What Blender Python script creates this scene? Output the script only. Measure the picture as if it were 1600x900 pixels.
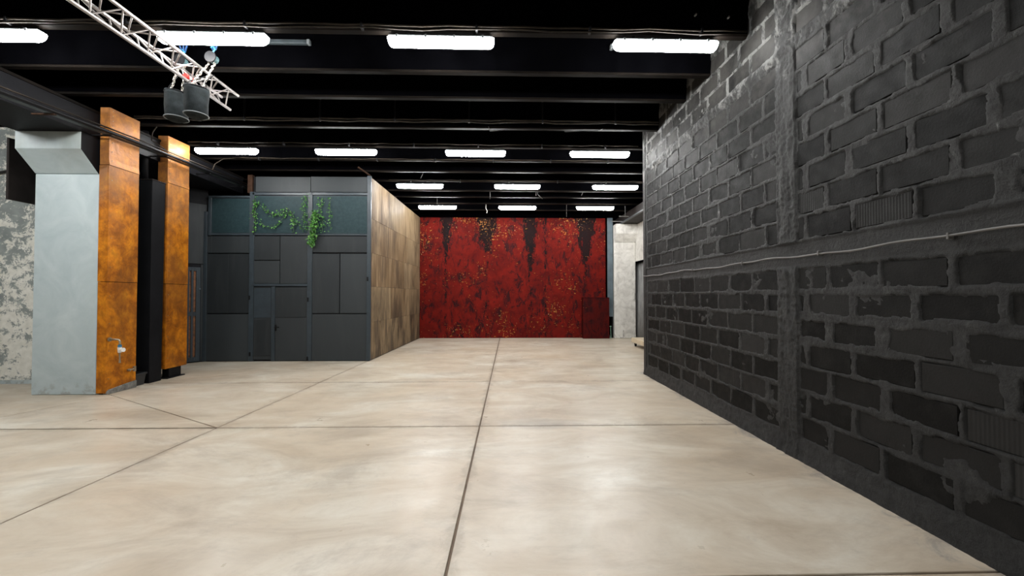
import bpy, bmesh, math, random
import numpy as np
from mathutils import Vector, Matrix
random.seed(7); rng = np.random.RandomState(5)
S = bpy.context.scene
for o in list(bpy.data.objects): bpy.data.objects.remove(o)

# ------------------------------------------------------------------ camera, world, exposure
F_PX, CAM_H, YAW, PITCH = 630.0, 1.65, math.radians(1.45), math.radians(1.0)
cam = bpy.data.objects.new('camera', bpy.data.cameras.new('camera'))
S.collection.objects.link(cam)
cam.location = (0, 0, CAM_H)
cam.rotation_euler = (math.pi/2 + PITCH, 0, -YAW)
cam.data.sensor_width = 36; cam.data.lens = 36*F_PX/1600
cam.data.clip_start = .05; cam.data.clip_end = 100
S.camera = cam
w = bpy.data.worlds.new('world'); S.world = w; w.use_nodes = True
w.node_tree.nodes['Background'].inputs[0].default_value = (0, 0, 0, 1)
S.view_settings.view_transform = 'Standard'; S.view_settings.look = 'None'
S.view_settings.gamma = 1; S.view_settings.use_curve_mapping = False
S.view_settings.exposure = 0.0
LAMP = 98.0          # radiance of the lit tube diffusers

_f = np.array([math.sin(YAW)*math.cos(PITCH), math.cos(YAW)*math.cos(PITCH), math.sin(PITCH)])
_r = np.array([math.cos(YAW), -math.sin(YAW), 0.0]); _u = np.cross(_r, _f)
def at(px, py, Y):
    """the point of the plane y = Y that the photograph shows at pixel (px, py)"""
    d = _f*F_PX + _r*(px-800) + _u*(450-py); t = Y/d[1]
    return float(d[0]*t), float(CAM_H + d[2]*t)

# ------------------------------------------------------------------ materials
class NT:
    def __init__(s, name):
        m = bpy.data.materials.new(name); m.use_nodes = True; s.m = m; s.t = m.node_tree
        s.b = s.t.nodes['Principled BSDF']; s.tc = s.n('ShaderNodeTexCoord'); s.co = s.tc.outputs['Object']
    def n(s, typ, **kw):
        x = s.t.nodes.new(typ)
        for k, v in kw.items(): setattr(x, k, v)
        return x
    def put(s, sock, v):
        if v is None: return
        if isinstance(v, bpy.types.NodeSocket): s.t.links.new(v, sock)
        else: sock.default_value = v
    def math(s, op, a, b=None, c=None, clamp=False):
        x = s.n('ShaderNodeMath', operation=op); x.use_clamp = clamp
        for i, v in enumerate((a, b, c)): s.put(x.inputs[i], v)
        return x.outputs[0]
    def scale(s, v, sc):
        x = s.n('ShaderNodeVectorMath', operation='MULTIPLY'); s.put(x.inputs[0], v); x.inputs[1].default_value = sc
        return x.outputs[0]
    def noise(s, scale=5, detail=4, rough=.55, dist=0, vec=None, stretch=None):
        v = vec or s.co
        if stretch: v = s.scale(v, stretch)
        x = s.n('ShaderNodeTexNoise'); s.put(x.inputs['Vector'], v)
        x.inputs['Scale'].default_value = scale; x.inputs['Detail'].default_value = detail
        x.inputs['Roughness'].default_value = rough; x.inputs['Distortion'].default_value = dist
        return x.outputs['Fac']
    def ramp(s, fac, stops, const=False):
        x = s.n('ShaderNodeValToRGB'); s.put(x.inputs[0], fac); e = x.color_ramp.elements
        if const: x.color_ramp.interpolation = 'CONSTANT'
        while len(e) < len(stops): e.new(.5)
        for i, (p, c) in enumerate(stops):
            e[i].position = p; e[i].color = (c, c, c, 1) if not isinstance(c, tuple) else (*c, 1)
        return x.outputs[0]
    def step(s, fac, a, b):
        x = s.n('ShaderNodeMapRange'); x.interpolation_type = 'SMOOTHSTEP'; s.put(x.inputs[0], fac)
        x.inputs[1].default_value = a; x.inputs[2].default_value = b
        return x.outputs[0]
    def mix(s, fac, a, b, mode='MIX'):
        x = s.n('ShaderNodeMix', data_type='RGBA', blend_type=mode); s.put(x.inputs[0], fac)
        for i, v in ((6, a), (7, b)):
            s.put(x.inputs[i], (*v, 1) if isinstance(v, tuple) and len(v) == 3 else v)
        return x.outputs[2]
    def xyz(s):
        x = s.n('ShaderNodeSeparateXYZ'); s.t.links.new(s.co, x.inputs[0]); return x.outputs
    def rand(s): return s.n('ShaderNodeObjectInfo').outputs['Random']
    def bump(s, h, strength=.3, dist=.01):
        x = s.n('ShaderNodeBump'); s.put(x.inputs['Height'], h); x.inputs['Strength'].default_value = strength
        x.inputs['Distance'].default_value = dist; s.t.links.new(x.outputs[0], s.b.inputs['Normal'])
    def out(s, col=None, rough=None, metal=None, spec=None):
        for k, v in (('Base Color', col), ('Roughness', rough), ('Metallic', metal), ('Specular IOR Level', spec)):
            if v is None: continue
            if isinstance(v, tuple) and len(v) == 3: v = (*v, 1)
            s.put(s.b.inputs[k], v)
        return s.m

def simple(name, col, rough=.6, metal=0, var=.15, scale=8, bump=0, spec=None):
    t = NT(name); f = t.noise(scale, 5)
    lo = tuple(c*(1-var) for c in col); hi = tuple(min(1, c*(1+var)) for c in col)
    c = t.ramp(f, [(.3, lo), (.7, hi)])
    if bump: t.bump(t.noise(scale*6, 4), bump, .01)
    return t.out(c, rough, metal, spec)

def mat_floor():
    t = NT('polished_concrete')
    big = t.noise(.55, 5, .6, .6); mid = t.noise(1.6, 6, .65, .8, stretch=(.45, 1, 1)); fine = t.noise(22, 5, .7)
    c = t.ramp(mid, [(.3, (.34, .27, .195)), (.45, (.49, .415, .32)), (.57, (.56, .495, .40)), (.7, (.63, .59, .51))])
    c = t.mix(t.step(big, .40, .62), c, (.52, .405, .285), 'MIX')
    c = t.mix(.55, c, t.ramp(mid, [(.3, (.43, .355, .27)), (.5, (.54, .475, .385)), (.65, (.64, .60, .52))]))
    c = t.mix(t.math('MULTIPLY', t.step(t.noise(.8, 7, .72, .8, stretch=(.6, 1, 1)), .5, .7), .5), c, (.29, .235, .18))
    c = t.mix(t.math('MULTIPLY', t.step(t.noise(2.3, 7, .75, .5, stretch=(.5, 1, 1)), .5, .68), .35), c, (.36, .305, .24))
    c = t.mix(t.math('MULTIPLY', t.step(fine, .5, .75), .10), c, (.36, .31, .26))
    # darker grey mottling along the foot of the block wall
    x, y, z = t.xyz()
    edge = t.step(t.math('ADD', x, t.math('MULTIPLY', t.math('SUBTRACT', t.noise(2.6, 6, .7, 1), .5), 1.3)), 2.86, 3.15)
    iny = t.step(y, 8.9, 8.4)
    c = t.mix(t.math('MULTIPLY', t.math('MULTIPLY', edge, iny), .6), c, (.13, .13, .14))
    # dirt worked in along the two main joints
    wob = t.math('MULTIPLY', t.math('SUBTRACT', t.noise(3.5, 6, .75, .6), .42), .34)
    for line in (t.math('ABSOLUTE', t.math('SUBTRACT', x, t.math('ADD', t.math('MULTIPLY', y, .0196), -.377))),
                 t.math('ABSOLUTE', t.math('SUBTRACT', y, 5.12)), t.math('ABSOLUTE', t.math('SUBTRACT', y, 7.74)),
                 t.math('ABSOLUTE', t.math('SUBTRACT', x, t.math('ADD', t.math('MULTIPLY', y, .038), -3.735)))):
        c = t.mix(t.math('MULTIPLY', t.step(t.math('SUBTRACT', line, wob), .05, -.03), .42), c, (.24, .19, .14))
    c = t.mix(t.math('MULTIPLY', t.step(t.noise(6, 7, .8, .4, stretch=(.7, 1, 1)), .52, .72), .28), c, (.34, .30, .25))
    # worn grey stain on the cross joint right of the middle
    gx = t.math('POWER', t.math('DIVIDE', t.math('SUBTRACT', x, .45), .8), 2.0)
    gy = t.math('POWER', t.math('DIVIDE', t.math('SUBTRACT', y, 5.2), .28), 2.0)
    st = t.step(t.math('ADD', t.math('ADD', gx, gy), t.math('MULTIPLY', t.noise(3, 6, .7), 1.6)), 1.9, .6)
    c = t.mix(t.math('MULTIPLY', st, .5), c, (.27, .25, .22))
    r = t.ramp(t.noise(3.2, 6, .7), [(.3, .26), (.7, .46)])
    t.bump(t.noise(45, 4, .6), .04, .003)
    return t.out(c, r, spec=.4)

def mat_block(ribbed=False):
    t = NT('ribbed_cinder_block' if ribbed else 'painted_cinder_block')
    r = t.rand()
    base = t.ramp(r, [(0, (.0035, .0034, .0033)), (.5, (.006, .0059, .0057)), (.75, (.010, .0098, .0095)), (1, (.022, .0215, .021))])
    n = t.noise(5, 6, .7); c = t.mix(t.step(n, .45, .75), base, (.014, .0135, .013))
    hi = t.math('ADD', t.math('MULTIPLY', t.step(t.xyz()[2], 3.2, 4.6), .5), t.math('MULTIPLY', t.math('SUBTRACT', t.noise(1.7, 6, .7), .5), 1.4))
    c = t.mix(t.math('MULTIPLY', t.step(hi, .2, .6), .8), c, (.048, .046, .043))      # lamp hot spot painted in as lighter upper courses
    # small scuffs of white
    s = t.math('MULTIPLY', t.step(t.noise(38, 3, .6, 1), .74, .78), t.step(t.noise(1.3, 3), .55, .66))
    c = t.mix(t.math('MULTIPLY', s, .6), c, (.35, .34, .30))
    h = t.noise(60, 5, .7)
    if ribbed:
        x, y, z = t.xyz()
        h = t.math('ADD', t.math('MULTIPLY', t.math('SINE', t.math('MULTIPLY', y, 260)), .35), h)
        c = t.mix(.5, c, (.03, .0295, .029))
    t.bump(h, .55, .004)
    return t.out(c, t.ramp(t.noise(9, 4), [(.3, .5), (.7, .7)]), spec=.10)

def mat_mortar():
    t = NT('smeared_mortar')
    n = t.noise(7, 6, .7); c = t.ramp(n, [(.3, (.014, .014, .014)), (.55, (.022, .022, .0218)), (.75, (.042, .0415, .040))])
    x, y, z = t.xyz()                                              # cement showing through paint, made paler higher up to paint in the lamp's glow
    cement_glow = t.math('ADD', t.math('ADD', t.noise(5, 7, .75, .6, stretch=(1, 1, .6)), t.math('MULTIPLY', t.step(z, 3.7, 4.5), .17)), t.math('MULTIPLY', t.step(z, 2.6, 1.2), -.12))
    c = t.mix(t.math('MULTIPLY', t.step(cement_glow, .60, .74), .75), c, (.22, .22, .212))
    t.bump(t.math('ADD', t.noise(38, 8, .8), t.noise(9, 5, .7, 1)), 1.0, .012)
    return t.out(c, .55, spec=.22)

def mat_red(dark=0):
    t = NT('flaking_red_paint' + ('_dark' if dark else ''))
    x, y, z = t.xyz()
    n = t.noise(1.6, 6, .7, .6)
    c = t.ramp(n, [(.3, (.055, .004, .004)), (.5, (.105, .007, .005)), (.7, (.15, .009, .006))])
    mott = t.noise(3.2, 7, .75, .8, stretch=(1.3, 1, .7))
    c = t.mix(t.step(mott, .50 if not dark else .42, .62), c, (.022, .006, .007))
    if dark: c = t.mix(.5, c, (.02, .004, .004))
    # vertical brush drag
    c = t.mix(t.math('MULTIPLY', t.step(t.noise(14, 5, .6, stretch=(1, 1, .12)), .45, .7), .35), c, (.08, .008, .008))
    if not dark:
        wob = t.math('MULTIPLY', t.math('SUBTRACT', t.noise(2.4, 6, .75, .5), .5), .9)
        wob2 = t.math('SUBTRACT', t.noise(9, 6, .8, stretch=(1.2, 1, .45)), .5)
        for cx, wd, zb in ((-2.14, .26, 3.0), (-.58, .44, 3.25), (1.10, .30, 2.45), (3.25, .44, 2.8), (1.68, .12, 4.3)):
            dz = t.math('DIVIDE', t.math('SUBTRACT', z, zb), 4.65-zb)            # 0 at the tip, 1 at the top
            hw = t.math('MULTIPLY', t.math('POWER', t.math('MAXIMUM', dz, .001), .6), wd)
            d = t.math('SUBTRACT', hw, t.math('ABSOLUTE', t.math('ADD', t.math('SUBTRACT', x, cx), t.math('MULTIPLY', wob, .35))))
            m = t.step(t.math('ADD', d, t.math('MULTIPLY', wob2, 1.0)), -.02, .06)
            c = t.mix(t.math('MULTIPLY', m, .93), c, (.0045, .005, .0055))
    # yellow and orange flakes, in horizontal and vertical dashes
    zone = t.noise(.7, 3, .5); top = t.step(z, 3.0, 4.6); low = t.step(z, .9, .2)
    boost = t.math('ADD', t.math('MULTIPLY', top, .05), t.math('ADD', t.math('MULTIPLY', low, .035), t.math('MULTIPLY', t.math('SUBTRACT', zone, .5), .42)))
    for st, sc, th, col in (((1, 1, 2.6), 9, .70, (.42, .20, .05)), ((2.6, 1, .7), 9, .70, (.30, .11, .03)), ((1, 1, 1), 17, .735, (.55, .40, .22))):
        v = t.math('ADD', t.noise(sc, 3, .6, .4, stretch=st), boost)
        c = t.mix(t.math('MULTIPLY', t.step(v, th + dark*.03, th+.035 + dark*.03), .85), c, col)
    c = t.mix(t.math('MULTIPLY', t.step(t.noise(30, 3, .6), .66, .7), .6), c, (.02, .012, .012))
    t.bump(mott, .3, .01)
    return t.out(c, t.ramp(t.noise(6, 4), [(.3, .5), (.7, .7)]), spec=.04)

def mat_plywood():
    t = NT('stained_plywood')
    x, y, z = t.xyz(); r = t.rand()
    off = t.n('ShaderNodeCombineXYZ'); t.put(off.inputs[1], t.math('MULTIPLY', r, 20)); t.put(off.inputs[2], t.math('MULTIPLY', r, 7))
    v = t.n('ShaderNodeVectorMath', operation='ADD'); t.put(v.inputs[0], t.co); t.put(v.inputs[1], off.outputs[0]); v = v.outputs[0]
    grain = t.noise(9, 6, .65, .4, vec=v, stretch=(1, 1, .09)); soft = t.noise(1.3, 5, .6, .7, vec=v, stretch=(1, 1, .5))
    c = t.ramp(grain, [(.3, (.075, .045, .022)), (.48, (.165, .108, .058)), (.66, (.30, .215, .128))])
    c = t.mix(t.step(r, .2, .95), c, t.mix(.65, c, (.30, .225, .135)))
    c = t.mix(t.math('MULTIPLY', t.step(soft, .42, .68), .65), c, (.045, .03, .021))
    low = t.step(z, 1.9, .8)
    c = t.mix(t.math('MULTIPLY', low, t.math('MULTIPLY', t.step(t.noise(3.2, 5, .6, .6, stretch=(1, 1, .3)), .38, .62), .75)), c, (.035, .026, .02))
    # pale water runs near the lower edge
    run = t.math('MULTIPLY', t.step(t.noise(16, 4, .6, stretch=(1, 1, .05)), .6, .7), t.step(z, 1.2, .3))
    c = t.mix(t.math('MULTIPLY', run, .4), c, (.22, .18, .14))
    t.bump(grain, .1, .004)
    return t.out(c, t.ramp(soft, [(.3, .55), (.7, .7)]), spec=.2)

def mat_copper():
    t = NT('orange_patinated_metal')
    n = t.noise(3.6, 8, .74, .35); f = t.noise(10, 6, .7, .3, stretch=(1, 1, .5))
    c = t.ramp(n, [(.3, (.16, .045, .004)), (.44, (.36, .11, .006)), (.56, (.60, .20, .008)), (.72, (.80, .33, .015))])
    c = t.mix(t.math('MULTIPLY', t.step(f, .42, .7), .5), c, (.20, .068, .008))
    c = t.mix(t.math('MULTIPLY', t.step(t.noise(1.4, 6, .7, .3, stretch=(1, 1, .6)), .48, .66), .6), c, (.17, .06, .012))
    g = t.step(t.math('ADD', t.xyz()[2], t.math('MULTIPLY', t.math('SUBTRACT', t.noise(2, 5, .7), .5), 2.2)), 2.7, 3.8)
    c = t.mix(t.math('MULTIPLY', g, .38), c, (.24, .15, .09))
    t.bump(t.noise(5, 4, .6, 1), .3, .03)
    return t.out(c, t.ramp(n, [(.3, .42), (.7, .6)]), .25, spec=.25)

def mat_camo():
    t = NT('mottled_grey_and_cream_paint')
    n = t.noise(3.4, 9, .84, .3, stretch=(1, 1, 1.15))
    m = t.step(t.math('ADD', n, t.math('MULTIPLY', t.xyz()[2], -.020)), .445, .462)
    g = t.ramp(t.noise(5, 5), [(.3, (.19, .215, .21)), (.7, (.29, .32, .31))])
    c = t.mix(m, g, t.ramp(t.noise(9, 5), [(.3, (.64, .63, .565)), (.7, (.80, .79, .73))]))
    t.bump(n, .25, .006)
    return t.out(c, .55)

def mat_white_plaster():
    t = NT('weathered_white_plaster')
    n = t.noise(3, 7, .75, .8); c = t.ramp(n, [(.3, (.38, .36, .33)), (.5, (.58, .56, .52)), (.7, (.72, .70, .66))])
    d = t.step(t.noise(6, 7, .8, 1, stretch=(1, 1, .45)), .6, .68)
    c = t.mix(t.math('MULTIPLY', d, .75), c, (.09, .09, .085))
    t.bump(n, .4, .01)
    return t.out(c, .7)

def mat_grey_paint():
    t = NT('pale_blue_grey_paint')
    n = t.noise(1.8, 6, .65, .7); c = t.ramp(n, [(.3, (.36, .43, .45)), (.55, (.43, .50, .515)), (.75, (.50, .565, .575))])
    c = t.mix(t.math('MULTIPLY', t.step(t.noise(9, 6, .75, 1), .6, .72), .35), c, (.5, .54, .55))
    low = t.step(t.xyz()[2], .35, .0)
    c = t.mix(t.math('MULTIPLY', t.math('MULTIPLY', low, t.step(t.noise(6, 5, .7), .5, .62)), .5), c, (.22, .2, .17))
    top = t.math('MULTIPLY', t.step(t.xyz()[2], 3.5, 4.2), t.step(t.noise(2.5, 5, .6, stretch=(1, 1, .3)), .42, .65))
    c = t.mix(t.math('MULTIPLY', top, .5), c, (.30, .32, .29))
    t.bump(t.noise(12, 6, .7), .15, .006)
    return t.out(c, .5)

def mat_panel():
    t = NT('anthracite_sheet_panel')
    r = t.rand(); x, y, z = t.xyz()
    base = t.ramp(r, [(0, (.019, .022, .024)), (1, (.034, .039, .042))])
    c = t.mix(t.math('MULTIPLY', t.step(t.noise(5, 5, .6, .4, stretch=(1, 1, .15)), .45, .75), .35), base, (.045, .049, .051))
    t.bump(t.noise(2.5, 3), .06, .01)
    return t.out(c, t.ramp(t.noise(3, 5), [(.3, .42), (.7, .55)]), spec=.2)

def mat_pane():
    t = NT('dark_teal_frosted_glass')
    n = t.noise(14, 6, .7, .5); c = t.ramp(n, [(.3, (.011, .024, .028)), (.7, (.022, .042, .047))])
    t.bump(n, .3, .004)
    return t.out(c, .5, spec=.15)

def mat_lamp():
    t = NT('lit_diffuser'); t.b.inputs['Emission Color'].default_value = (.985, .99, .975, 1)
    t.b.inputs['Emission Strength'].default_value = LAMP
    return t.out((.8, .8, .8), .4)

def mat_leaf():
    t = NT('plastic_ivy_leaf')
    c = t.ramp(t.noise(16, 3), [(.35, (.008, .035, .008)), (.48, (.03, .13, .015)), (.6, (.08, .26, .03)), (.7, (.30, .44, .16))])
    return t.out(c, .45)

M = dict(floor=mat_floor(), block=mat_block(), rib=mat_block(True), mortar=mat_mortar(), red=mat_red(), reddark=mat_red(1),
         ply=mat_plywood(), copper=mat_copper(), camo=mat_camo(), white=mat_white_plaster(), grey=mat_grey_paint(),
         panel=mat_panel(), pane=mat_pane(), lamp=mat_lamp(), leaf=mat_leaf(),
         joint=simple('dirty_joint', (.13, .09, .06), .8, var=.35, scale=4),
         black=simple('black_painted_concrete', (.0012, .0012, .0016), .6, var=.3, scale=3, bump=.2, spec=.0),
         blackwall=simple('black_painted_wall', (.007, .007, .0085), .55, var=.25, scale=3, bump=.2, spec=.12),
         lip=simple('dusty_beam_edge', (.0065, .0050, .0040), .6, var=.6, scale=2, bump=.2, spec=.05),
         frame=simple('slate_blue_steel', (.032, .042, .050), .38, var=.12, spec=.3),
         steel=simple('blue_grey_steel', (.10, .13, .15), .4, .2, var=.2, scale=3),
         alu=simple('raw_aluminium', (.34, .31, .295), .45, .5, var=.25, scale=9),
         bag=simple('charcoal_bag_cloth', (.018, .023, .025), .7, var=.4, scale=14, bump=.4, spec=.15),
         darkmetal=simple('black_metal', (.008, .008, .009), .5, 0, var=.2, spec=.15),
         chain=simple('zinc_chain', (.26, .24, .21), .4, .7, var=.3, scale=40),
         housing=simple('grey_lamp_housing', (.20, .22, .23), .5, var=.1),
         tray=simple('galvanised_tray', (.05, .062, .07), .5, .2, var=.2),
         conduit=simple('dusty_conduit', (.018, .014, .010), .6, var=.5, scale=5, spec=.1),
         blue=simple('blue_webbing', (.006, .045, .15), .6), teal=simple('pale_teal_hoist_casing', (.08, .15, .16), .4, .2),
         redp=simple('red_tape', (.6, .02, .015), .4), whitep=simple('white_plastic', (.7, .68, .64), .4),
         brass=simple('dull_nickel', (.36, .30, .22), .35, .8), tapblue=simple('blue_plastic', (.03, .16, .30), .35),
         brown=simple('dark_brown_board', (.02, .016, .015), .6, var=.25, scale=4, bump=.15, spec=.15),
         plankback=simple('orange_brown_backing', (.16, .06, .02), .7, var=.7, scale=14), rust=simple('rusty_brown_board', (.035, .018, .011), .7, var=.5, scale=9, spec=.1),
         curtain=simple('grey_curtain_cloth', (.20, .20, .195), .8, var=.15, scale=3),
         cream=simple('cream_wood', (.60, .50, .36), .55, var=.12, scale=5),
         cable=simple('grey_cable', (.11, .105, .10), .5, var=.3, scale=3), blackcable=simple('black_cable', (.012, .012, .012), .5),
         vine=simple('vine_stem', (.03, .06, .015), .6), crate=simple('black_plastic', (.02, .022, .025), .35, var=.1),
         concrete=simple('rough_grey_concrete', (.17, .165, .15), .8, var=.45, scale=18, bump=.6),
         pale=simple('pale_paint_on_beam', (.045, .05, .055), .5))

# ------------------------------------------------------------------ geometry helpers
class MB:
    def __init__(s): s.v = []; s.f = []
    def box(s, x0, x1, y0, y1, z0, z1, T=None):
        b = len(s.v)
        P = [(x, y, z) for x in (x0, x1) for y in (y0, y1) for z in (z0, z1)]
        s.v += [tuple(T(*p)) for p in P] if T else P
        s.f += [tuple(b+i for i in q) for q in ((0, 1, 3, 2), (4, 6, 7, 5), (0, 4, 5, 1), (2, 3, 7, 6), (0, 2, 6, 4), (1, 5, 7, 3))]
        return s
    def tube(s, pts, r, n=8, caps=True):
        pts = [Vector(p) for p in pts]; b = len(s.v); rs = r if isinstance(r, (list, tuple)) else [r]*len(pts)
        for i, p in enumerate(pts):
            d = ((pts[min(i+1, len(pts)-1)] - pts[max(i-1, 0)])).normalized()
            a = d.orthogonal().normalized() if i == 0 else (prev - d*prev.dot(d)).normalized()
            prev = a; c = d.cross(a)
            for k in range(n):
                t = 2*math.pi*k/n; s.v.append(tuple(p + (a*math.cos(t) + c*math.sin(t))*rs[i]))
        for i in range(len(pts)-1):
            for k in range(n):
                s.f.append((b+i*n+k, b+i*n+(k+1) % n, b+(i+1)*n+(k+1) % n, b+(i+1)*n+k))
        if caps:
            s.f.append(tuple(b+k for k in reversed(range(n)))); s.f.append(tuple(b+(len(pts)-1)*n+k for k in range(n)))
        return s
    def prism(s, poly, z0, z1, T=None):
        b = len(s.v); n = len(poly)
        for z in (z0, z1):
            for p in poly: s.v.append(tuple(T(p[0], p[1], z)) if T else (p[0], p[1], z))
        s.f.append(tuple(b+k for k in reversed(range(n)))); s.f.append(tuple(b+n+k for k in range(n)))
        for k in range(n): s.f.append((b+k, b+(k+1) % n, b+n+(k+1) % n, b+n+k))
        return s
    def build(s, name, mat, parent=None, bevel=0, smooth=False, label=None, kind=None, seg=1):
        me = bpy.data.meshes.new(name); me.from_pydata(s.v, [], s.f)
        bm = bmesh.new(); bm.from_mesh(me)
        bmesh.ops.recalc_face_normals(bm, faces=bm.faces)
        if bevel: bmesh.ops.bevel(bm, geom=bm.edges[:], offset=bevel, segments=seg, affect='EDGES', clamp_overlap=True)
        bm.to_mesh(me); bm.free()
        if smooth: me.polygons.foreach_set('use_smooth', [True]*len(me.polygons))
        me.materials.append(mat)
        o = bpy.data.objects.new(name, me); S.collection.objects.link(o)
        if parent:
            o.parent = parent; o.matrix_parent_inverse = Matrix.Translation(-world_loc(parent))
        if label: o['label'] = label
        if kind: o['kind'] = kind
        return o
def world_loc(o):
    l = Vector(o.location)
    while o.parent: l = l + o.matrix_parent_inverse.translation; o = o.parent; l = l + Vector(o.location)
    return l
def thing(name, label, cat, loc, group=None):
    o = bpy.data.objects.new(name, None); S.collection.objects.link(o); o.location = loc; o.empty_display_size = .1
    o['label'] = label; o['category'] = cat
    if group: o['group'] = group
    return o
def tag(o, label, cat, group=None):
    o['label'] = label; o['category'] = cat
    if group: o['group'] = group
    return o
def copy_tree(o, parent=None):
    c = o.copy(); S.collection.objects.link(c)
    if parent: c.parent = parent
    for ch in o.children: copy_tree(ch, c)
    return c
def struct(o): o['kind'] = 'structure'; return o
def quick(*a, **k): return MB().box(*a).build(**k)

def vnoise(a, b, sc, octs=4, rough=.5, seed=0):
    """tileless value noise in numpy, about -1..1"""
    r = np.random.RandomState(seed); out = np.zeros_like(a); amp = 1.; tot = 0
    for o in range(octs):
        G = r.rand(257, 257)*2-1; u = a*sc*2**o + 37.3*o; v = b*sc*2**o + 11.7*o
        i = np.floor(u).astype(int); j = np.floor(v).astype(int); fu = u-i; fv = v-j
        fu = fu*fu*(3-2*fu); fv = fv*fv*(3-2*fv); i %= 256; j %= 256
        out += amp*((G[i, j]*(1-fu)+G[i+1, j]*fu)*(1-fv) + (G[i, j+1]*(1-fu)+G[i+1, j+1]*fu)*fv)
        tot += amp; amp *= rough
    return out/tot*1.5

# ------------------------------------------------------------------ floor: concrete base with cast slabs
floor = struct(quick(-13, 9, -7, 17, -.3, -.010, name='floor', mat=M['joint']))
cells = [[(-13, -7), (9, -7), (9, 17), (-13, 17)]]
def cut_poly(P, a, b):
    def side(p): return (b[0]-a[0])*(p[1]-a[1]) - (b[1]-a[1])*(p[0]-a[0])
    L, R = [], []
    for i in range(len(P)):
        p, q = P[i], P[(i+1) % len(P)]; sp, sq = side(p), side(q)
        (L if sp >= 0 else R).append(p)
        if sp*sq < 0:
            t = sp/(sp-sq); x = (p[0]+(q[0]-p[0])*t, p[1]+(q[1]-p[1])*t); L.append(x); R.append(x)
    return [c for c in (L, R) if len(c) > 2]
def inside(P, t):
    s = [(P[(i+1) % len(P)][0]-P[i][0])*(t[1]-P[i][1]) - (P[(i+1) % len(P)][1]-P[i][1])*(t[0]-P[i][0]) for i in range(len(P))]
    return all(v >= 0 for v in s) or all(v <= 0 for v in s)
def cut(a, b, tests=None):
    global cells; new = []
    for c in cells: new += cut_poly(c, a, b) if (tests is None or any(inside(c, t) for t in tests)) else [c]
    cells = new
cut((-.33, 2.41), (-.09, 14.68))                                   # long joint near the middle
cut((-3.62, 3.03), (-3.36, 9.88))                                  # long joint left
cut((-6.16, 5.14), (2.97, 5.10))                                   # cross joint
cut((1.95, 2.36), (2.88, 2.36))                                    # near cross joint
cut((-5.71, 7.76), (-.41, 7.70), [(-5, 9), (-1, 9)])
cut((-6.25, 8.25), (-3.88, 9.76), [(-4.5, 9), (-6, 9)])
cut((-6.09, 6.64), (-3.6, 5.17), [(-4.5, 6.5)])
cut((-6.77, 5.65), (-6.48, 6.54), [(-6.3, 5.5), (-7.5, 6.5)])
def shrink(P, d):
    ar = sum(P[i][0]*P[(i+1) % len(P)][1]-P[(i+1) % len(P)][0]*P[i][1] for i in range(len(P)))
    if ar < 0: P = P[::-1]
    n = len(P); out = []
    for i in range(n):
        p0, p1, p2 = Vector(P[i-1]), Vector(P[i]), Vector(P[(i+1) % n])
        e1 = (p1-p0).normalized(); e2 = (p2-p1).normalized(); n1 = Vector((-e1.y, e1.x)); n2 = Vector((-e2.y, e2.x))
        b = (n1+n2); b = b/max(b.dot(n1), .25); out.append(tuple(p1 + b*d))
    return out
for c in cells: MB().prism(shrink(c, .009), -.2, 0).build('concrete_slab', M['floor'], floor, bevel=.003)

# ------------------------------------------------------------------ ceiling and beams
ceiling = struct(quick(-13, 9, -7, 17, 5.45, 5.6, name='ceiling', mat=M['black']))
BEAMS = [-5.7, -4.8, -3.95, -3.1, -2.2, -1.35, -.45, .45, 1.3, 2.2, 3.05, 3.95, 4.83, 5.71, 6.47, 7.62, 8.61, 9.49, 10.34, 11.19, 12.22, 13.0, 13.92, 15.0]
for y in BEAMS:
    m = MB().prism([(-.11, 5.45), (.11, 5.45), (.042, 4.835), (-.042, 4.835)], -13, 9, T=lambda a, b, c, y=y: (c, y+a, b))
    bo = m.build('beam', M['black'], ceiling)
    MB().box(-13, 9, y-.045, y+.045, 4.80, 4.834).build('beam_edge', M['lip'], bo, bevel=.006)

# ------------------------------------------------------------------ block wall on the right
XW = 3.0; Y_END = 8.40
PIL = (4.02, 4.27)
courses = []
for k in range(7): courses.append((.205+.247*k, .205+.247*(k+1), k))
for k in range(8): courses.append((2.19+.247*k, 2.19+.247*(k+1), k+1))
for k in range(3): courses.append((4.29+.247*k, 4.29+.247*(k+1), k))
blocks = []                                                       # y0, y1, z0, z1 of every block face
def run(y0, y1, z0, z1, first, step):
    y = y0; e = y0 + first
    while y < y1 - .06:
        e = min(e, y1)
        if y1 - e < .12: e = y1
        g = .016 + random.uniform(0, .018)
        blocks.append((y+g, e-g, z0+.013+random.uniform(0, .008), z1-.017-random.uniform(0, .008)))
        y = e; e = y + step*random.uniform(.94, 1.06)
for z0, z1, k in courses:
    run(PIL[1], 8.2, z0, z1, .22 if k % 2 else .47, .502)         # beyond the pillar
    # this side of the pillar, laid from the pillar towards the camera
    y = PIL[0]; d = .14 if k % 2 else .40
    while y > 1.0:
        e = y - d; g = .018 + random.uniform(0, .03)**1.0
        blocks.append((e+g, y-g, z0+.013+random.uniform(0, .01), z1-.018-random.uniform(0, .01)))
        y = e; d = .52*random.uniform(.96, 1.04)
ys = np.concatenate([np.linspace(.55, .98, 12), np.arange(1.0, 4.6, .0125), np.arange(4.6, 8.401, .018)])
zs = np.concatenate([np.arange(0, 4.8, .015), np.linspace(4.8, 5.45, 16)])
YY, ZZ = np.meshgrid(ys, zs, indexing='ij')
SD = np.full(YY.shape, -1.0)                                       # signed distance into a block (positive inside)
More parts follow.
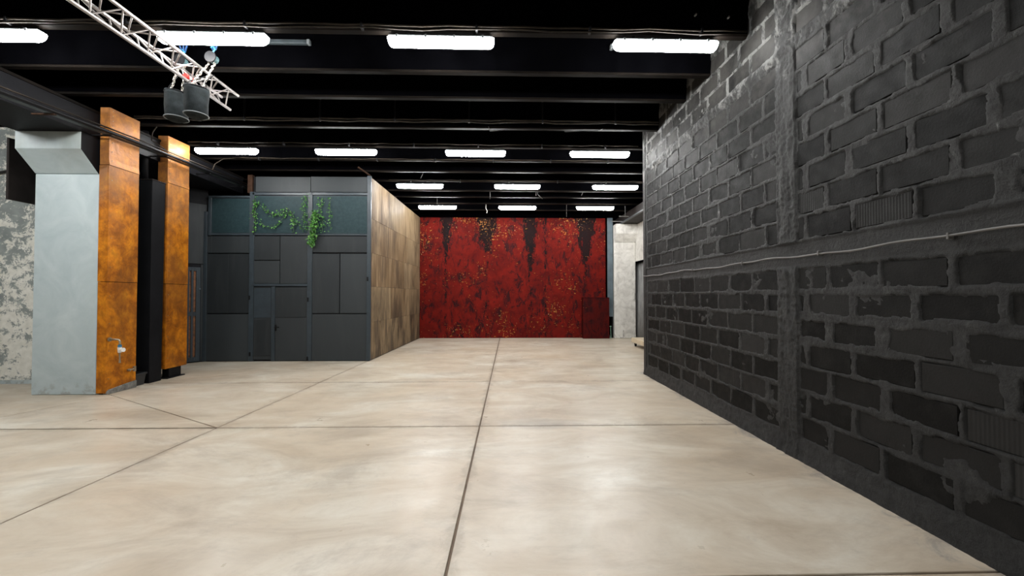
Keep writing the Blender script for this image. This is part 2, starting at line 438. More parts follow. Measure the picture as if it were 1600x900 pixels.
for (a, b, c, d) in blocks:
    i0, i1 = np.searchsorted(ys, [a-.06, b+.06]); j0, j1 = np.searchsorted(zs, [c-.06, d+.06])
    y = YY[i0:i1, j0:j1]; z = ZZ[i0:i1, j0:j1]
    s = np.minimum(np.minimum(y-a, b-y), np.minimum(z-c, d-z)); SD[i0:i1, j0:j1] = np.maximum(SD[i0:i1, j0:j1], s)
n1 = vnoise(YY, ZZ, 9, 4, .6, 1); n2 = vnoise(YY, ZZ, 1.4, 3, .5, 2); n3 = vnoise(YY, ZZ, 34, 3, .6, 3); n4 = vnoise(YY*.5, ZZ*2.5, 8, 3, .6, 4)
SD = SD + .017*n1 - .030*np.clip(n2, 0, 1) - .02*np.clip(vnoise(YY, ZZ, 4, 3, .6, 12)-.15, 0, 1) + .004*n3
m = np.clip((SD+.004)/.012, 0, 1); m = m*m*(3-2*m)                  # 1 inside the block
smear = np.clip((vnoise(YY, ZZ, 2.3, 5, .62, 8) - .30)*4, 0, 1)     # plaster smeared over some faces
out = .009 + .006*n1 + .003*n3 + .003*n4
out += .010*np.exp(-((ZZ-2.19+.02*n1)/.02)**2)                     # ledge above the smooth band
out += .022*np.clip(1-abs(ZZ-4.235)/.075, 0, 1)*(1+.8*n1)          # sloppy course of poured mortar near the top
out += .012*((YY > PIL[0]-.02) & (YY < PIL[1]+.02))*(.9+.25*n3+.6*vnoise(YY*4, ZZ*.5, 5, 3, .5, 6))
out += .03*np.clip(1-ZZ/.2, 0, 1)*(ZZ < .2)
band = (ZZ > 1.935) & (ZZ < 2.185)
out = np.where(band, .004+.0015*n1, out)
inn = -.016 + .022*smear*(.75+.4*n1)
D = out*(1-m) + inn*m
nv = YY.size; V = np.empty((nv, 3)); V[:, 0] = (XW - D).ravel(); V[:, 1] = YY.ravel(); V[:, 2] = ZZ.ravel()
ni, nj = YY.shape; I = np.arange(nv).reshape(ni, nj)
Q = np.stack([I[:-1, :-1], I[:-1, 1:], I[1:, 1:], I[1:, :-1]], -1).reshape(-1, 4)
me = bpy.data.meshes.new('wall_right'); me.vertices.add(nv); me.vertices.foreach_set('co', V.ravel())
me.loops.add(Q.size); me.loops.foreach_set('vertex_index', Q.ravel().astype(np.int32))
me.polygons.add(len(Q)); me.polygons.foreach_set('loop_start', np.arange(0, Q.size, 4, dtype=np.int32))
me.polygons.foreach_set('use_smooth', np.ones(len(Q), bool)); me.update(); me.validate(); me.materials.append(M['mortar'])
wall_right = bpy.data.objects.new('wall_right', me); S.collection.objects.link(wall_right); struct(wall_right)
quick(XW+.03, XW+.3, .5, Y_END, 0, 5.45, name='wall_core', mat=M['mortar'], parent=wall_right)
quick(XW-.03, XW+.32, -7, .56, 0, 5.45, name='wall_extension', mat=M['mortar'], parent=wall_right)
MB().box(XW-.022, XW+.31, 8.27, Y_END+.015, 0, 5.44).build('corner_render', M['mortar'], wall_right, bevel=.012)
for i, (a, b, c, d) in enumerate(blocks):
    dx = random.uniform(-.003, .005); t = random.uniform(-.003, .003); bv = .006
    vs = [(XW-dx-t, a+bv, c+bv), (XW-dx+t, b-bv, c+bv), (XW-dx+t, b-bv, d-bv), (XW-dx-t, a+bv, d-bv),
          (XW-dx+bv, a, c), (XW-dx+bv, b, c), (XW-dx+bv, b, d), (XW-dx+bv, a, d),
          (XW+.06, a, c), (XW+.06, b, c), (XW+.06, b, d), (XW+.06, a, d)]
    fs = [(0, 3, 2, 1)] + [(k, (k+1) % 4, 4+(k+1) % 4, 4+k) for k in range(4)] + [(4+k, 4+(k+1) % 4, 8+(k+1) % 4, 8+k) for k in range(4)]
    q = MB(); q.v = vs; q.f = fs
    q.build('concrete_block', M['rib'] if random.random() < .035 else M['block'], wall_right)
# cable clipped along the smooth band
pts = [(XW-.03-.004*math.sin(y*5), y, 2.04 + .010*math.sin(y*3.1)+.006*math.sin(y*9)) for y in np.arange(.6, 8.4, .12)]
cb = thing('wall_cable', 'thin grey cable clipped along the smooth band of the black block wall', 'cable', (XW-.03, 1, 2.04))
MB().tube(pts, .009, 6).build('cord', M['cable'], cb, smooth=True)
for y in (1.5, 2.6, 3.7, 4.9, 6.2, 7.5): MB().box(XW-.042, XW+.0, y-.008, y+.008, 2.02, 2.065).build('clip', M['cable'], cb, bevel=.003)

# ------------------------------------------------------------------ the other walls
wall_back = struct(quick(-3.14, 4.02, 15.52, 15.7, 0, 4.63, name='wall_back', mat=M['red']))
struct(quick(-13, 9, 16.6, 16.8, 0, 5.45, name='wall_far', mat=M['black']))
struct(quick(-13, 9, -7.2, -7, 0, 5.45, name='wall_front', mat=M['blackwall']))
struct(quick(-13.2, -13, -7, 17, 0, 5.45, name='wall_outer_left', mat=M['camo']))
wl = struct(quick(-13, -7.88, 7.76, 7.95, 0, 4.8, name='wall_left', mat=M['camo']))
quick(-13, -7.88, 7.755, 7.76, 0, .07, name='painted_skirting', mat=M['grey'], parent=wl)
struct(quick(-13, -7.88, 7.78, 7.95, 4.8, 5.45, name='trim_1', mat=M['black']))
struct(quick(-8.1, -7.88, 7.95, 9.65, 0, 5.45, name='wall_recess', mat=M['blackwall']))
struct(quick(5.75, 5.9, 8.0, 16.6, 0, 5.45, name='wall_outer_right', mat=M['blackwall']))
struct(quick(8.9, 9.0, -7, 17, 0, 5.45, name='wall_side', mat=M['black']))
# angled wall in the far left corner
A, B = Vector((-7.90, 9.62)), Vector((-7.36, 10.26)); U = (B-A).normalized(); N = Vector((U.y, -U.x))
def diag(s, d, z): p = A + U*s + N*d; return (p.x, p.y, z)
LEN = (B-A).length
wd = struct(MB().box(0, LEN, -.1, 0, 0, 5.45, T=diag).build('wall_corner', M['blackwall']))
MB().box(.03, LEN-.03, 0, .02, 2.42, 3.9, T=diag).build('panel', M['panel'], wd, bevel=.004)
MB().box(.705, LEN-.03, 0, .02, 0.02, 2.40, T=diag).build('panel', M['panel'], wd, bevel=.004)
gate = thing('slatted_door', 'narrow slate-blue slatted door with brown slits behind the right-hand copper casing', 'door', diag(.3, .05, 0))
def gbox(n, a, b, z0, z1, d0=.02, d1=.06, mat='frame', **k): return MB().box(a, b, d0, d1, z0, z1, T=diag).build(n, M[mat], gate, bevel=.003, **k)
gbox('backing_board', .21, .68, .05, 2.28, .021, .028, 'plankback')
for a, b in ((.20, .30), (.335, .38), (.38, .468), (.507, .553), (.602, .69)): gbox('stile', a, b, .03, 2.33)
for a, b in ((.30, .335), (.468, .507), (.553, .602)):
    for z0, z1 in ((.03, .14), (1.14, 1.24), (2.24, 2.33)): gbox('rail', a, b, z0, z1)
MB().tube([diag(.672, .06, 1.80), diag(.672, .09, 1.80)], .018, 10).build('knob', M['steel'], gate)

# white plastered corner at the far right
wr = thing('white_column', 'weathered white plastered concrete column with flared head at far right corner', 'column', (4.7, 15.5, 0))
MB().box(4.30, 5.12, 15.28, 15.9, 0, 3.67).build('shaft', M['white'], wr, bevel=.02)
MB().prism([(15.28, 3.672), (15.9, 3.672), (15.9, 4.34), (15.05, 4.34), (15.05, 3.97)], 4.30, 5.12, T=lambda a, b, c: (c, a, b)).build('flared_head', M['white'], wr, bevel=.01)
wh = struct(quick(5.12, 5.35, 8.6, 15.9, 2.93, 4.34, name='wall_lintel', mat=M['white']))
quick(5.115, 5.36, 8.6, 15.9, 2.89, 2.93, name='dark_edge', mat=M['black'], parent=wh)
gr = struct(quick(4.55, 5.6, 8.45, 16.5, 4.35, 4.66, name='trim_2', mat=M['brown']))
quick(4.47, 4.55, 8.45, 16.5, 4.33, 4.38, name='angle_edge', mat=M['pale'], parent=gr)
sc = thing('steel_column', 'blue-grey steel column between the red wall and the white column', 'column', (4.16, 15.45, 0))
MB().box(4.06, 4.27, 15.38, 15.41, .82, 4.62).build('face_plate', M['steel'], sc, bevel=.004)
MB().box(4.10, 4.13, 15.41, 15.6, .0, 4.62).build('flange', M['darkmetal'], sc); MB().box(4.24, 4.27, 15.41, 15.6, .0, 4.62).build('flange', M['darkmetal'], sc)
br = thing('pipe_bracket', 'short pale pipes on a drop rod above the steel column', 'bracket', (4.4, 14.8, 4.5))
MB().tube([(4.1, 14.95, 4.41), (4.62, 14.95, 4.40)], .018, 8).build('pipe', M['cable'], br)
MB().tube([(4.2, 14.3, 4.47), (4.72, 14.3, 4.46)], .018, 8).build('pipe', M['cable'], br)
MB().tube([(4.42, 14.3, 4.46), (4.42, 14.3, 4.84)], .01, 6).build('drop_rod', M['cable'], br)

cu = MB(); nS = 60; ny = [(13.2 + 2.4*i/nS) for i in range(nS+1)]
for i, y in enumerate(ny):
    for z in (2.92, 1.5, .03):
        x = 5.30 + (.05 + .03*(2.9-z)/2.9)*math.sin(i*1.15 + .4*math.sin(i*.7)) - .05*(2.9-z)/2.9
        cu.v += [(x, y, z), (x+.006, y, z)]
for i in range(nS):
    for k in range(2):
        a = i*6+k*2
        cu.f += [(a, a+2, a+8, a+6), (a+1, a+7, a+9, a+3)]
    cu.f += [(i*6+4, i*6+5, i*6+11, i*6+10), (i*6, i*6+6, i*6+7, i*6+1)]
cuo = thing('curtain', 'dark grey pleated curtain hanging under the white lintel beside block wall end', 'curtain', (5.3, 14.4, 0))
cu.build('cloth', M['curtain'], cuo, smooth=True)
MB().tube([(5.3, 13.1, 2.93), (5.3, 15.7, 2.93)], .012, 8).build('rail', M['darkmetal'], cuo)

rb = thing('red_box', 'tall mottled dark red box standing before the right end of red wall', 'box', (3.6, 15.3, 0))
MB().box(3.08, 4.08, 15.22, 15.50, .0, 1.54).build('body', M['reddark'], rb, bevel=.008)
MB().box(3.07, 4.09, 15.21, 15.50, 1.541, 1.56).build('lid', M['reddark'], rb, bevel=.004)
gp = thing('green_stake', 'thin pale green stake leaning in the gap beside the red box', 'stake', (4.16, 15.34, 0))
MB().tube([(4.17, 15.32, 0), (4.155, 15.33, .45)], .012, 6).build('shaft', simple('pale_green', (.2, .36, .26)), gp)
MB().tube([(4.12, 15.33, .455), (4.2, 15.33, .455)], .012, 6).build('crosspiece', bpy.data.materials['pale_green'], gp)

# rolling platform
ct = thing('rolling_platform', 'low cream wooden platform on black castors beside the far end of block wall', 'trolley', (4.7, 12.3, 0))
MB().box(4.22, 5.15, 11.72, 13.0, .125, .275).build('deck', M['cream'], ct, bevel=.012)
MB().box(4.205, 4.225, 11.72, 13.0, .13, .272).build('edge_board', M['cream'], ct, bevel=.004)
for x, y in ((4.30, 11.85), (4.30, 12.88), (5.05, 11.85), (5.05, 12.88)):
    c = MB().tube([(x-.02, y, .045), (x+.02, y, .045)], .045, 14).build('castor', M['darkmetal'], ct, bevel=.004)
    MB().box(x-.03, x+.03, y-.03, y+.03, .10, .125).box(x-.032, x-.024, y-.02, y+.02, .04, .11).box(x+.024, x+.032, y-.02, y+.02, .04, .11).build('fork', M['darkmetal'], c)
lb = thing('leaning_board', 'upright cream board standing on the rolling platform', 'board', (4.75, 12.6, .275))
MB().box(4.6, 5.0, 12.62, 12.66, .275, .66).build('board', M['cream'], lb, bevel=.005)

# ------------------------------------------------------------------ left: girder, columns, casings, duct boxes
g = struct(quick(-7.75, -6.72, -7, 10.6, 4.275, 4.66, name='trim_3', mat=M['blackwall']))
quick(-6.80, -6.70, -7, 10.6, 4.66, 4.70, name='upper_edge', mat=M['lip'], parent=g)
gc = thing('grey_column', 'pale blue-grey painted concrete column with flared head', 'column', (-7.2, 7.1, 0))
MB().box(-7.76, -6.71, 6.87, 7.5, 0, 3.668).build('shaft', M['grey'], gc, bevel=.012)
MB().prism([(6.87, 3.672), (7.5, 3.672), (7.5, 4.27), (6.58, 4.27), (6.58, 3.99)], -7.76, -6.735, T=lambda a, b, c: (c, a, b)).build('flared_head', M['grey'], gc, bevel=.006)
MB().prism([(6.875, 3.672), (7.5, 3.672), (7.5, 4.268), (6.585, 4.268), (6.585, 3.99)], -6.735, -6.728, T=lambda a, b, c: (c, a, b)).build('head_side', M['blackwall'], gc, label='black painted side of the flared head')

def casing(root, x0, x1, y0, y1, zs_, mat='copper'):
    for i in range(len(zs_)-1):
        z0, z1 = zs_[i]+.004, zs_[i+1]-.004; e = .006*(i % 2)
        MB().box(x0, x1-.012, y0-e, y0+.02, z0, z1).build('front_sheet', M[mat], root, bevel=.003)
        b = MB(); n = 6                                             # side sheet, slightly dished
        vv = []
        for j in range(n+1):
            for k in range(n+1):
                y = y0 + (y1-y0)*j/n; z = z0 + (z1-z0)*k/n
                bul = .012*math.sin(math.pi*j/n)*math.sin(math.pi*k/n)*(1 if i % 2 else -1) + (.012 if (k == 0 and i == len(zs_)-3) else 0)
                vv.append((x1 + e*.6 + bul, y, z))
        b.v = vv + [(v[0]-.015, v[1], v[2]) for v in vv]; o = len(vv)
        for j in range(n):
            for k in range(n):
                a = j*(n+1)+k; b.f += [(a, a+n+1, a+n+2, a+1), (o+a, o+a+1, o+a+n+2, o+a+n+1)]
        for j in range(n):
            a, c = j*(n+1), (j+1)*(n+1); b.f += [(a, o+a, o+c, c), (a+n, c+n, o+c+n, o+a+n)]
            a, c = j, j+1; b.f += [(a, c, o+c, o+a)]; a, c = n*(n+1)+j, n*(n+1)+j+1; b.f += [(a, o+a, o+c, c)]
        b.build('side_sheet', M[mat], root, smooth=False)
        for k in range(4):
            z = z0 + (z1-z0)*(k+.5)/4
            MB().tube([(x1+.0, y0+.05, z), (x1+.012, y0+.05, z)], .006, 6).build('rivet', M['brass'], root)
c1 = thing('copper_casing', 'orange patinated metal casing with a tap, against the grey column', 'casing', (-6.62, 7.1, 0))
casing(c1, -6.70, -6.55, 6.855, 7.41, [.02, 1.87, 3.82, 4.44, 4.79])
MB().box(-6.69, -6.60, 6.89, 7.43, 0, 4.78).build('core', M['darkmetal'], c1)
MB().prism([(6.87, .0), (7.42, .0), (7.42, .13), (7.2, .11), (6.9, .07), (6.87, .04)], -6.6, -6.535, T=lambda a, b, c: (c, a, b)).build('concrete_foot', M['concrete'], c1, bevel=.006)
c2 = thing('copper_casing', 'orange patinated metal casing stopping short of the floor on a black leg', 'casing', (-6.66, 8.35, 0))
casing(c2, -6.76, -6.57, 8.06, 8.60, [.20, 1.87, 3.86, 4.37, 4.79])
MB().box(-6.75, -6.60, 8.09, 8.60, .2, 4.78).build('core', M['darkmetal'], c2)
MB().box(-6.74, -6.60, 8.20, 8.50, .02, .2).box(-6.8, -6.56, 8.12, 8.56, 0, .02).build('leg', M['darkmetal'], c2, bevel=.006)

tp = thing('wall_tap', 'old nickel tap with blue collar sticking out of the orange casing', 'tap', (-6.54, 6.93, .88))
X = -6.54
MB().tube([(X, 6.90, .91), (X+.02, 6.90, .91)], .035, 12).build('escutcheon', M['brass'], tp)
MB().tube([(X, 6.90, .91), (X+.10, 6.90, .91), (X+.155, 6.90, .905), (X+.175, 6.90, .88), (X+.175, 6.90, .82)], .016, 10).build('pipe', M['brass'], tp, smooth=True)
MB().tube([(X+.175, 6.9, .82), (X+.175, 6.9, .78)], .026, 12).build('collar', M['tapblue'], tp)
MB().tube([(X+.175, 6.9, .78), (X+.175, 6.9, .69)], [.03, .024], 12).build('valve_body', M['whitep'], tp)
MB().tube([(X+.18, 6.89, .73), (X+.255, 6.88, .74)], [.02, .035], 12).build('valve_wheel', M['whitep'], tp)
MB().tube([(X+.175, 6.9, .69), (X+.178, 6.9, .58), (X+.178, 6.9, .52)], [.012, .010, .016], 8).build('spout', M['brass'], tp)
fc = thing('stub_valve', 'small capped brass stub valve low on the orange casing', 'valve', (-6.54, 7.25, .33))
MB().tube([(X, 7.24, .33), (X+.05, 7.24, .33)], .016, 8).build('pipe', M['brass'], fc)
MB().tube([(X+.03, 7.20, .35), (X+.03, 7.34, .34)], .016, 8).build('cross_pipe', M['brass'], fc)
MB().tube([(X+.03, 7.34, .30), (X+.03, 7.34, .39)], .024, 8).build('cap', M['brass'], fc)

db = thing('black_duct_box', 'tall matt black boxed duct standing between the two orange casings', 'duct', (-6.9, 7.85, 0))
MB().prism([(7.73, .0), (8.0, .0), (8.03, 3.82), (7.735, 3.82)], -7.25, -6.585, T=lambda a, b, c: (c, a, b)).build('box', M['blackwall'], db, bevel=.006)
MB().box(-7.27, -6.575, 7.72, 8.04, 3.822, 3.84).build('cap', M['brown'], db, bevel=.003)
pp = thing('downpipe', 'black downpipe above the black boxed duct', 'pipe', (-6.85, 7.9, 3.84))
MB().tube([(-6.85, 7.88, 3.84), (-6.85, 7.88, 4.80)], .05, 12).build('pipe', M['darkmetal'], pp, smooth=True)
MB().tube([(-6.85, 7.88, 4.36), (-6.85, 7.88, 4.40)], .06, 12).build('collar', M['darkmetal'], pp)
cr = thing('plastic_crate', 'black plastic crate tucked between orange casing and boxed duct', 'crate', (-6.75, 7.57, 0))
b = MB(); 
for (z, e) in ((0, .0), (.2, .025)):
    b.v += [(-7.0+.0-e, 7.46-e*.5, z), (-6.62+e, 7.46-e*.5, z), (-6.62+e, 7.66+e*.5, z), (-7.0-e, 7.66+e*.5, z)]
b.f = [(0, 3, 2, 1), (0, 1, 5, 4), (1, 2, 6, 5), (2, 3, 7, 6), (3, 0, 4, 7)]
co = b.build('body', M['crate'], cr); md = co.modifiers.new('s', 'SOLIDIFY'); md.thickness = .01
MB().box(-7.04, -6.58, 7.43, 7.455, .19, .225).box(-7.04, -6.58, 7.665, 7.69, .19, .225).box(-6.605, -6.58, 7.455, 7.665, .19, .225).box(-7.04, -7.015, 7.455, 7.665, .19, .225).build('rim', M['crate'], cr, bevel=.004)

hb = thing('hanging_board', 'dark brown board hanging behind the left side of the grey column', 'board', (-8.2, 7.3, 3.2))
MB().box(-8.23, -8.19, 6.87, 7.64, 3.24, 4.27).build('board', M['brown'], hb, bevel=.004)
MB().box(-8.19, -8.17, 7.50, 7.55, 3.24, 4.27).build('batten', M['grey'], hb)
wc = thing('loose_cable', 'black cable slung across the mottled cream and grey wall', 'cable', (-9, 7.7, 4))
MB().tube([(-10.4, 7.72, 3.7), (-9.6, 7.72, 3.88), (-9.2, 7.72, 3.97), (-8.6, 7.72, 4.10), (-8.0, 7.70, 4.24)], .022, 6).build('cord', M['blackcable'], wc, smooth=True)

ry = [1.0, 5.16, 7.3, 10.45]; rz = [4.16, 4.25, 4.335, 4.385]
rl = thing('cable_rail', 'long dark pipe rail running in front of the orange casings', 'rail', (-6.40, 5.2, 4.25))
MB().tube([(-6.40, y, z) for y, z in zip(ry, rz)], .028, 10).build('pipe', M['darkmetal'], rl, smooth=True)
MB().tube([(-6.37, y, z+.045) for y, z in zip(ry, rz)], .012, 6).build('cable', M['conduit'], rl, smooth=True)
b = MB()
for y, z in zip(ry, rz): b.v += [(-6.53, y, z-.03), (-6.43, y, z-.03), (-6.43, y, z-.02), (-6.53, y, z-.02)]
for i in range(3):
    for k in range(4): b.f.append((i*4+k, i*4+(k+1) % 4, i*4+4+(k+1) % 4, i*4+4+k))
b.f += [(3, 2, 1, 0), (12, 13, 14, 15)]
b.build('tray', M['tray'], rl)
for y, z in ((2.9, 4.20), (5.9, 4.28), (6.75, 4.315), (7.85, 4.345), (9.0, 4.36), (10.1, 4.38)):
    MB().box(-6.72, -6.40, y-.02, y+.02, z-.05, z-.031).build('bracket', M['rust'] if y < 6.2 else M['darkmetal'], rl, bevel=.003)
MB().box(-6.50, -6.28, 10.40, 10.5, 4.33, 4.43).build('end_box', M['darkmetal'], rl, bevel=.008)
cp = [(-6.37, 7.9, 4.42), (-6.40, 8.0, 4.62), (-6.45, 8.15, 4.78), (-6.5, 8.3, 4.80)]
lc = thing('cable_loop', 'thin grey cable looping from the pipe rail up to the ceiling near orange casing', 'cable', (-6.4, 8, 4.4))
MB().tube([(-6.36, 7.75, 4.40), (-6.50, 7.60, 4.52), (-6.50, 7.62, 4.68), (-6.45, 7.65, 4.80)], .009, 6).build('cord', M['conduit'], lc, smooth=True)
lc2 = thing('cable_loop', 'thin grey cable arching from rail to ceiling left of the dark partition', 'cable', (-6.1, 9.2, 4.4))
MB().tube([(-6.37, 9.0, 4.41), (-6.36, 9.05, 4.55), (-6.25, 9.15, 4.70), (-6.05, 9.35, 4.80)], .010, 6).build('cord', M['conduit'], lc2, smooth=True)

# ------------------------------------------------------------------ dark panelled partition
YP = 10.20
pt = thing('panelled_partition', 'dark anthracite panelled partition with teal windows and a door', 'partition', (-5.3, YP, 0))
MB().box(-7.36, -3.36, YP+.03, 15.5, 0, 4.0).box(-6.22, -3.36, YP+.03, 15.5, 4.0, 4.62).build('core', M['blackwall'], pt)
def pbox(name, px, mat, d0=-.008, d1=.029, parent=pt, bevel=.004, **k):
    x0, zt = at(px[0], px[1], YP); x1, zb = at(px[2], px[3], YP); zb = max(zb, .012)
    return MB().box(x0, x1, YP+d0, YP+d1, zb, zt).build(name, M[mat], parent, bevel=bevel, **k)
for r in ((400, 276, 485.2, 300.5), (486.2, 276, 574, 300.5), (331, 369, 391, 395.4), (322, 369, 330.5, 395.4), (322, 396.8, 356, 489.4), (357, 396.8, 391, 489.4), (322, 491, 391, 563.6),
          (396, 369, 437, 406.3), (396, 407.5, 436.7, 443), (438.5, 369, 481.5, 443), (487.5, 369, 573.5, 394.6), (487.5, 396.6, 530, 489.4),
          (532, 396.6, 573.5, 489.4), (487.5, 491, 573.5, 563.8)):
    pbox('panel', r, 'panel')
for r in ((574.5, 275, 578.8, 564), (482, 301, 487, 564), (391.5, 300, 395.6, 564), (327, 306, 331, 368), (320, 331, 322, 565)): pbox('upright', r, 'frame', -.03, .028)
for r in ((395.7, 301, 481.9, 305.6), (487.1, 301, 574.4, 305.6), (331.1, 306, 391.4, 309.3), (331.1, 364.6, 391.4, 367.9), (395.7, 365.2, 481.9, 367.9), (487.1, 366, 574.4, 368.3), (395.7, 443.4, 481.9, 447.2)): pbox('cross_rail', r, 'frame', -.03, .028)
pbox('mullion', (425, 447.4, 429.2, 564), 'frame', -.02, .028)
for r in ((331.2, 309.5, 391.3, 364.4), (395.8, 305.8, 481.8, 365), (487.3, 305.8, 574.2, 365.8)):
    w_ = pbox('window', r, 'frame', .0, .006, bevel=0); pbox('pane', (r[0]+.7, r[1]+.7, r[2]-.7, r[3]-.7), 'pane', -.006, -.001, parent=w_, bevel=.001)
dl = pbox('side_leaf', (396, 448, 424.5, 562), 'panel', .0, .029); pbox('leaf_panel', (397.5, 450, 423.5, 496.5), 'frame', -.008, -.001, parent=dl)
pbox('leaf_panel', (396.5, 499, 424, 556), 'panel', -.008, -.001, parent=dl)
dr = pbox('door', (430, 448.3, 481.2, 563.6), 'panel', -.002, .029); pbox('door_sheet', (431, 449, 480.5, 495.8), 'panel', -.010, -.003, parent=dr)
pbox('door_sheet', (431, 497, 480.5, 563), 'panel', -.010, -.003, parent=dr)
hx, hz = at(430.8, 511, YP)
MB().box(hx-.02, hx+.03, YP-.02, YP-.0105, hz-.09, hz+.06).build('lock_plate', M['darkmetal'], dr, bevel=.004)
MB().tube([(hx, YP-.02, hz), (hx, YP-.06, hz), (hx+.11, YP-.06, hz)], .012, 8).build('handle', M['darkmetal'], dr, smooth=True)
for px, py in ((391, 465), (391.5, 553), (482, 468), (481, 560), (575, 436)):
    x, z = at(px, py, YP); MB().box(x-.02, x+.02, YP-.045, YP-.031, max(z-.05, .0), z+.05).build('hinge', M['darkmetal'], pt, bevel=.004)
MB().box(-6.36, -6.24, YP-.0, YP+.1, 4.2, 4.66).build('rusty_post', M['rust'], pt, bevel=.005, label='rusty brown post at the upper left end')

# ivy garlands on the windows
def garland(path, label, n, spread, dense=False):
    P = [Vector((at(x, y, YP-.05)[0], YP-.05, at(x, y, YP-.05)[1])) for x, y in path]
    segs = [(P[i+1]-P[i]).length for i in range(len(P)-1)]; T = sum(segs)
    def pos(t):
        d = t*T
        for i, s in enumerate(segs):
            if d <= s or i == len(segs)-1: return P[i].lerp(P[i+1], min(1, d/s))
            d -= s
    r = thing('ivy_garland', label, 'garland', tuple(P[0]), 'ivy garlands on the partition windows')
    MB().tube([pos(i/14) + Vector((random.uniform(-.012, .012), 0, random.uniform(-.012, .012))) for i in range(15)], .005, 5).build('stem', M['vine'], r)
    b = MB()
    for i in range(n):
        c = pos(random.random()) + Vector((random.gauss(0, spread), random.uniform(-.04 if not dense else -.14, .01), random.gauss(0, spread)))
        s = random.uniform(.017, .030)*(1.2 if dense else 1); Rm = Matrix.Rotation(random.uniform(0, 6.28), 3, 'Y') @ Matrix.Rotation(random.uniform(-.8, .8), 3, 'X') @ Matrix.Rotation(random.uniform(-.8, .8), 3, 'Z')
        q = [(0, 0, -s), (s*.75, -.004, -s*.1), (s*.35, .003, s*.25), (0, -.006, s*1.1), (-s*.35, .003, s*.25), (-s*.75, -.004, -s*.1), (0, .005, 0)]
        k = len(b.v); b.v += [tuple(c + Rm @ Vector(v)) for v in q]
        b.f += [(k+6, k+j, k+(j+1) % 6) for j in range(6)]
    b.build('foliage', M['leaf'], r, kind='stuff')
garland([(398, 338), (402, 316), (410, 322), (420, 333), (433, 337), (445, 328), (452, 326), (461, 342), (470, 356), (480, 358)], 'thin ivy garland swagged across the upper part of the middle window', 100, .035)
garland([(399, 310), (397, 335), (400, 350), (397, 364)], 'ivy strand hanging down the left edge of the middle window', 60, .035)
garland([(405, 345), (415, 354), (430, 355), (442, 342), (450, 330), (457, 343), (460, 363)], 'lower looping ivy garland in the middle window', 80, .035)
garland([(478, 307), (474, 328), (476, 345), (478, 360)], 'ivy strand hanging down the right edge of the middle window', 70, .045)
garland([(504, 308), (500, 325), (504, 345), (503, 362)], 'loose ivy strand in right window just right of the dense bunch', 70, .05)
garland([(516, 312), (515, 335), (517, 358)], 'rightmost thin ivy strand hanging in the right window', 32, .035)
garland([(495, 332), (493, 345), (491, 360), (490, 372), (488, 384)], 'dense bright green ivy bunch drooping over the partition post', 420, .045, True)

# stained plywood side
ply = thing('plywood_partition', 'brown stained plywood partition side receding towards the red wall', 'partition', (-3.25, 12.8, 0))
def xl(y): return -3.30 + (y-10.2)*(.16/5.3)
MB().prism([(xl(10.2)-.06, 10.2), (xl(10.2)-.015, 10.2), (xl(15.5)-.015, 15.5), (xl(15.5)-.06, 15.5)], 0.0, 4.62).build('frame', M['darkmetal'], ply)
rows = [(.02, .955), (.96, 1.86), (1.866, 2.715), (2.72, 3.585), (3.59, 4.62)]
ycut = [[10.3, 11.0, 12.6, 14.2, 15.5], [10.3, 11.9, 13.5, 15.5], [10.3, 12.05, 13.3, 14.4, 15.5], [10.3, 12.05, 13.7, 15.5], [10.3, 11.6, 14.0, 15.5]]
for (z0, z1), yc in zip(rows, ycut):
    for a, b_ in zip(yc[:-1], yc[1:]):
        e = random.uniform(0, .004)
        MB().prism([(xl(a)-.012, a+.006), (xl(a)+e, a+.006), (xl(b_)+e, b_-.006), (xl(b_)-.012, b_-.006)], z0, z1).build('plywood_sheet', M['ply'], ply, bevel=.002)
for z0, z1 in rows: MB().box(-3.315, -3.297, 10.20, 10.295, z0, z1).build('edge_strip', M['ply'], ply, bevel=.002)
tb = thing('loose_batten', 'slim pale batten poking up at the top corner of the plywood side', 'batten', (-3.4, 10.1, 4.6))
MB().tube([(-3.50, 9.85, 4.76), (-3.31, 10.18, 4.655)], .022, 4).build('strip', M['rust'], tb)

# ------------------------------------------------------------------ ceiling lights
def make_light(label, group):
    r = thing('ceiling_light', label, 'lamp', (0, 0, 0), group)
    def loft(secs, name, mat, parent):
        b = MB()
        for (x, hw, z) in secs: pass
        return b
    # housing
    MB().box(-.62, .62, -.055, .055, .055, .075).build('housing', M['housing'], r, bevel=.006)
    d = MB(); ring = [(-.052, .054), (.052, .054), (.058, .03), (.048, -.02), (.026, -.045), (-.026, -.045), (-.048, -.02), (-.058, .03)]
    for x, s in ((-.635, .35), (-.625, .7), (-.60, .93), (-.57, 1), (.57, 1), (.60, .93), (.625, .7), (.635, .35)):
        for a, z in ring: d.v.append((x, a*(.6+.4*s), .054 - (.054-z)*s))
    n = 8
    for i in range(7):
        for k in range(n): d.f.append((i*n+k, i*n+(k+1) % n, (i+1)*n+(k+1) % n, (i+1)*n+k))
    d.f.append(tuple(range(n))); d.f.append(tuple(7*n+k for k in range(n)))
    d.build('diffuser', M['lamp'], r)
    for x in (-.52, -.18, .16, .5):
        MB().box(x-.012, x+.012, -.066, -.056, .035, .072).build('clip', M['housing'], r)
        MB().box(x-.012, x+.012, .056, .066, .035, .072).build('clip', M['housing'], r)
    for x in (-.4, .4): MB().box(x-.015, x+.015, -.02, .02, .075, .118).build('bracket', M['darkmetal'], r)
    return r
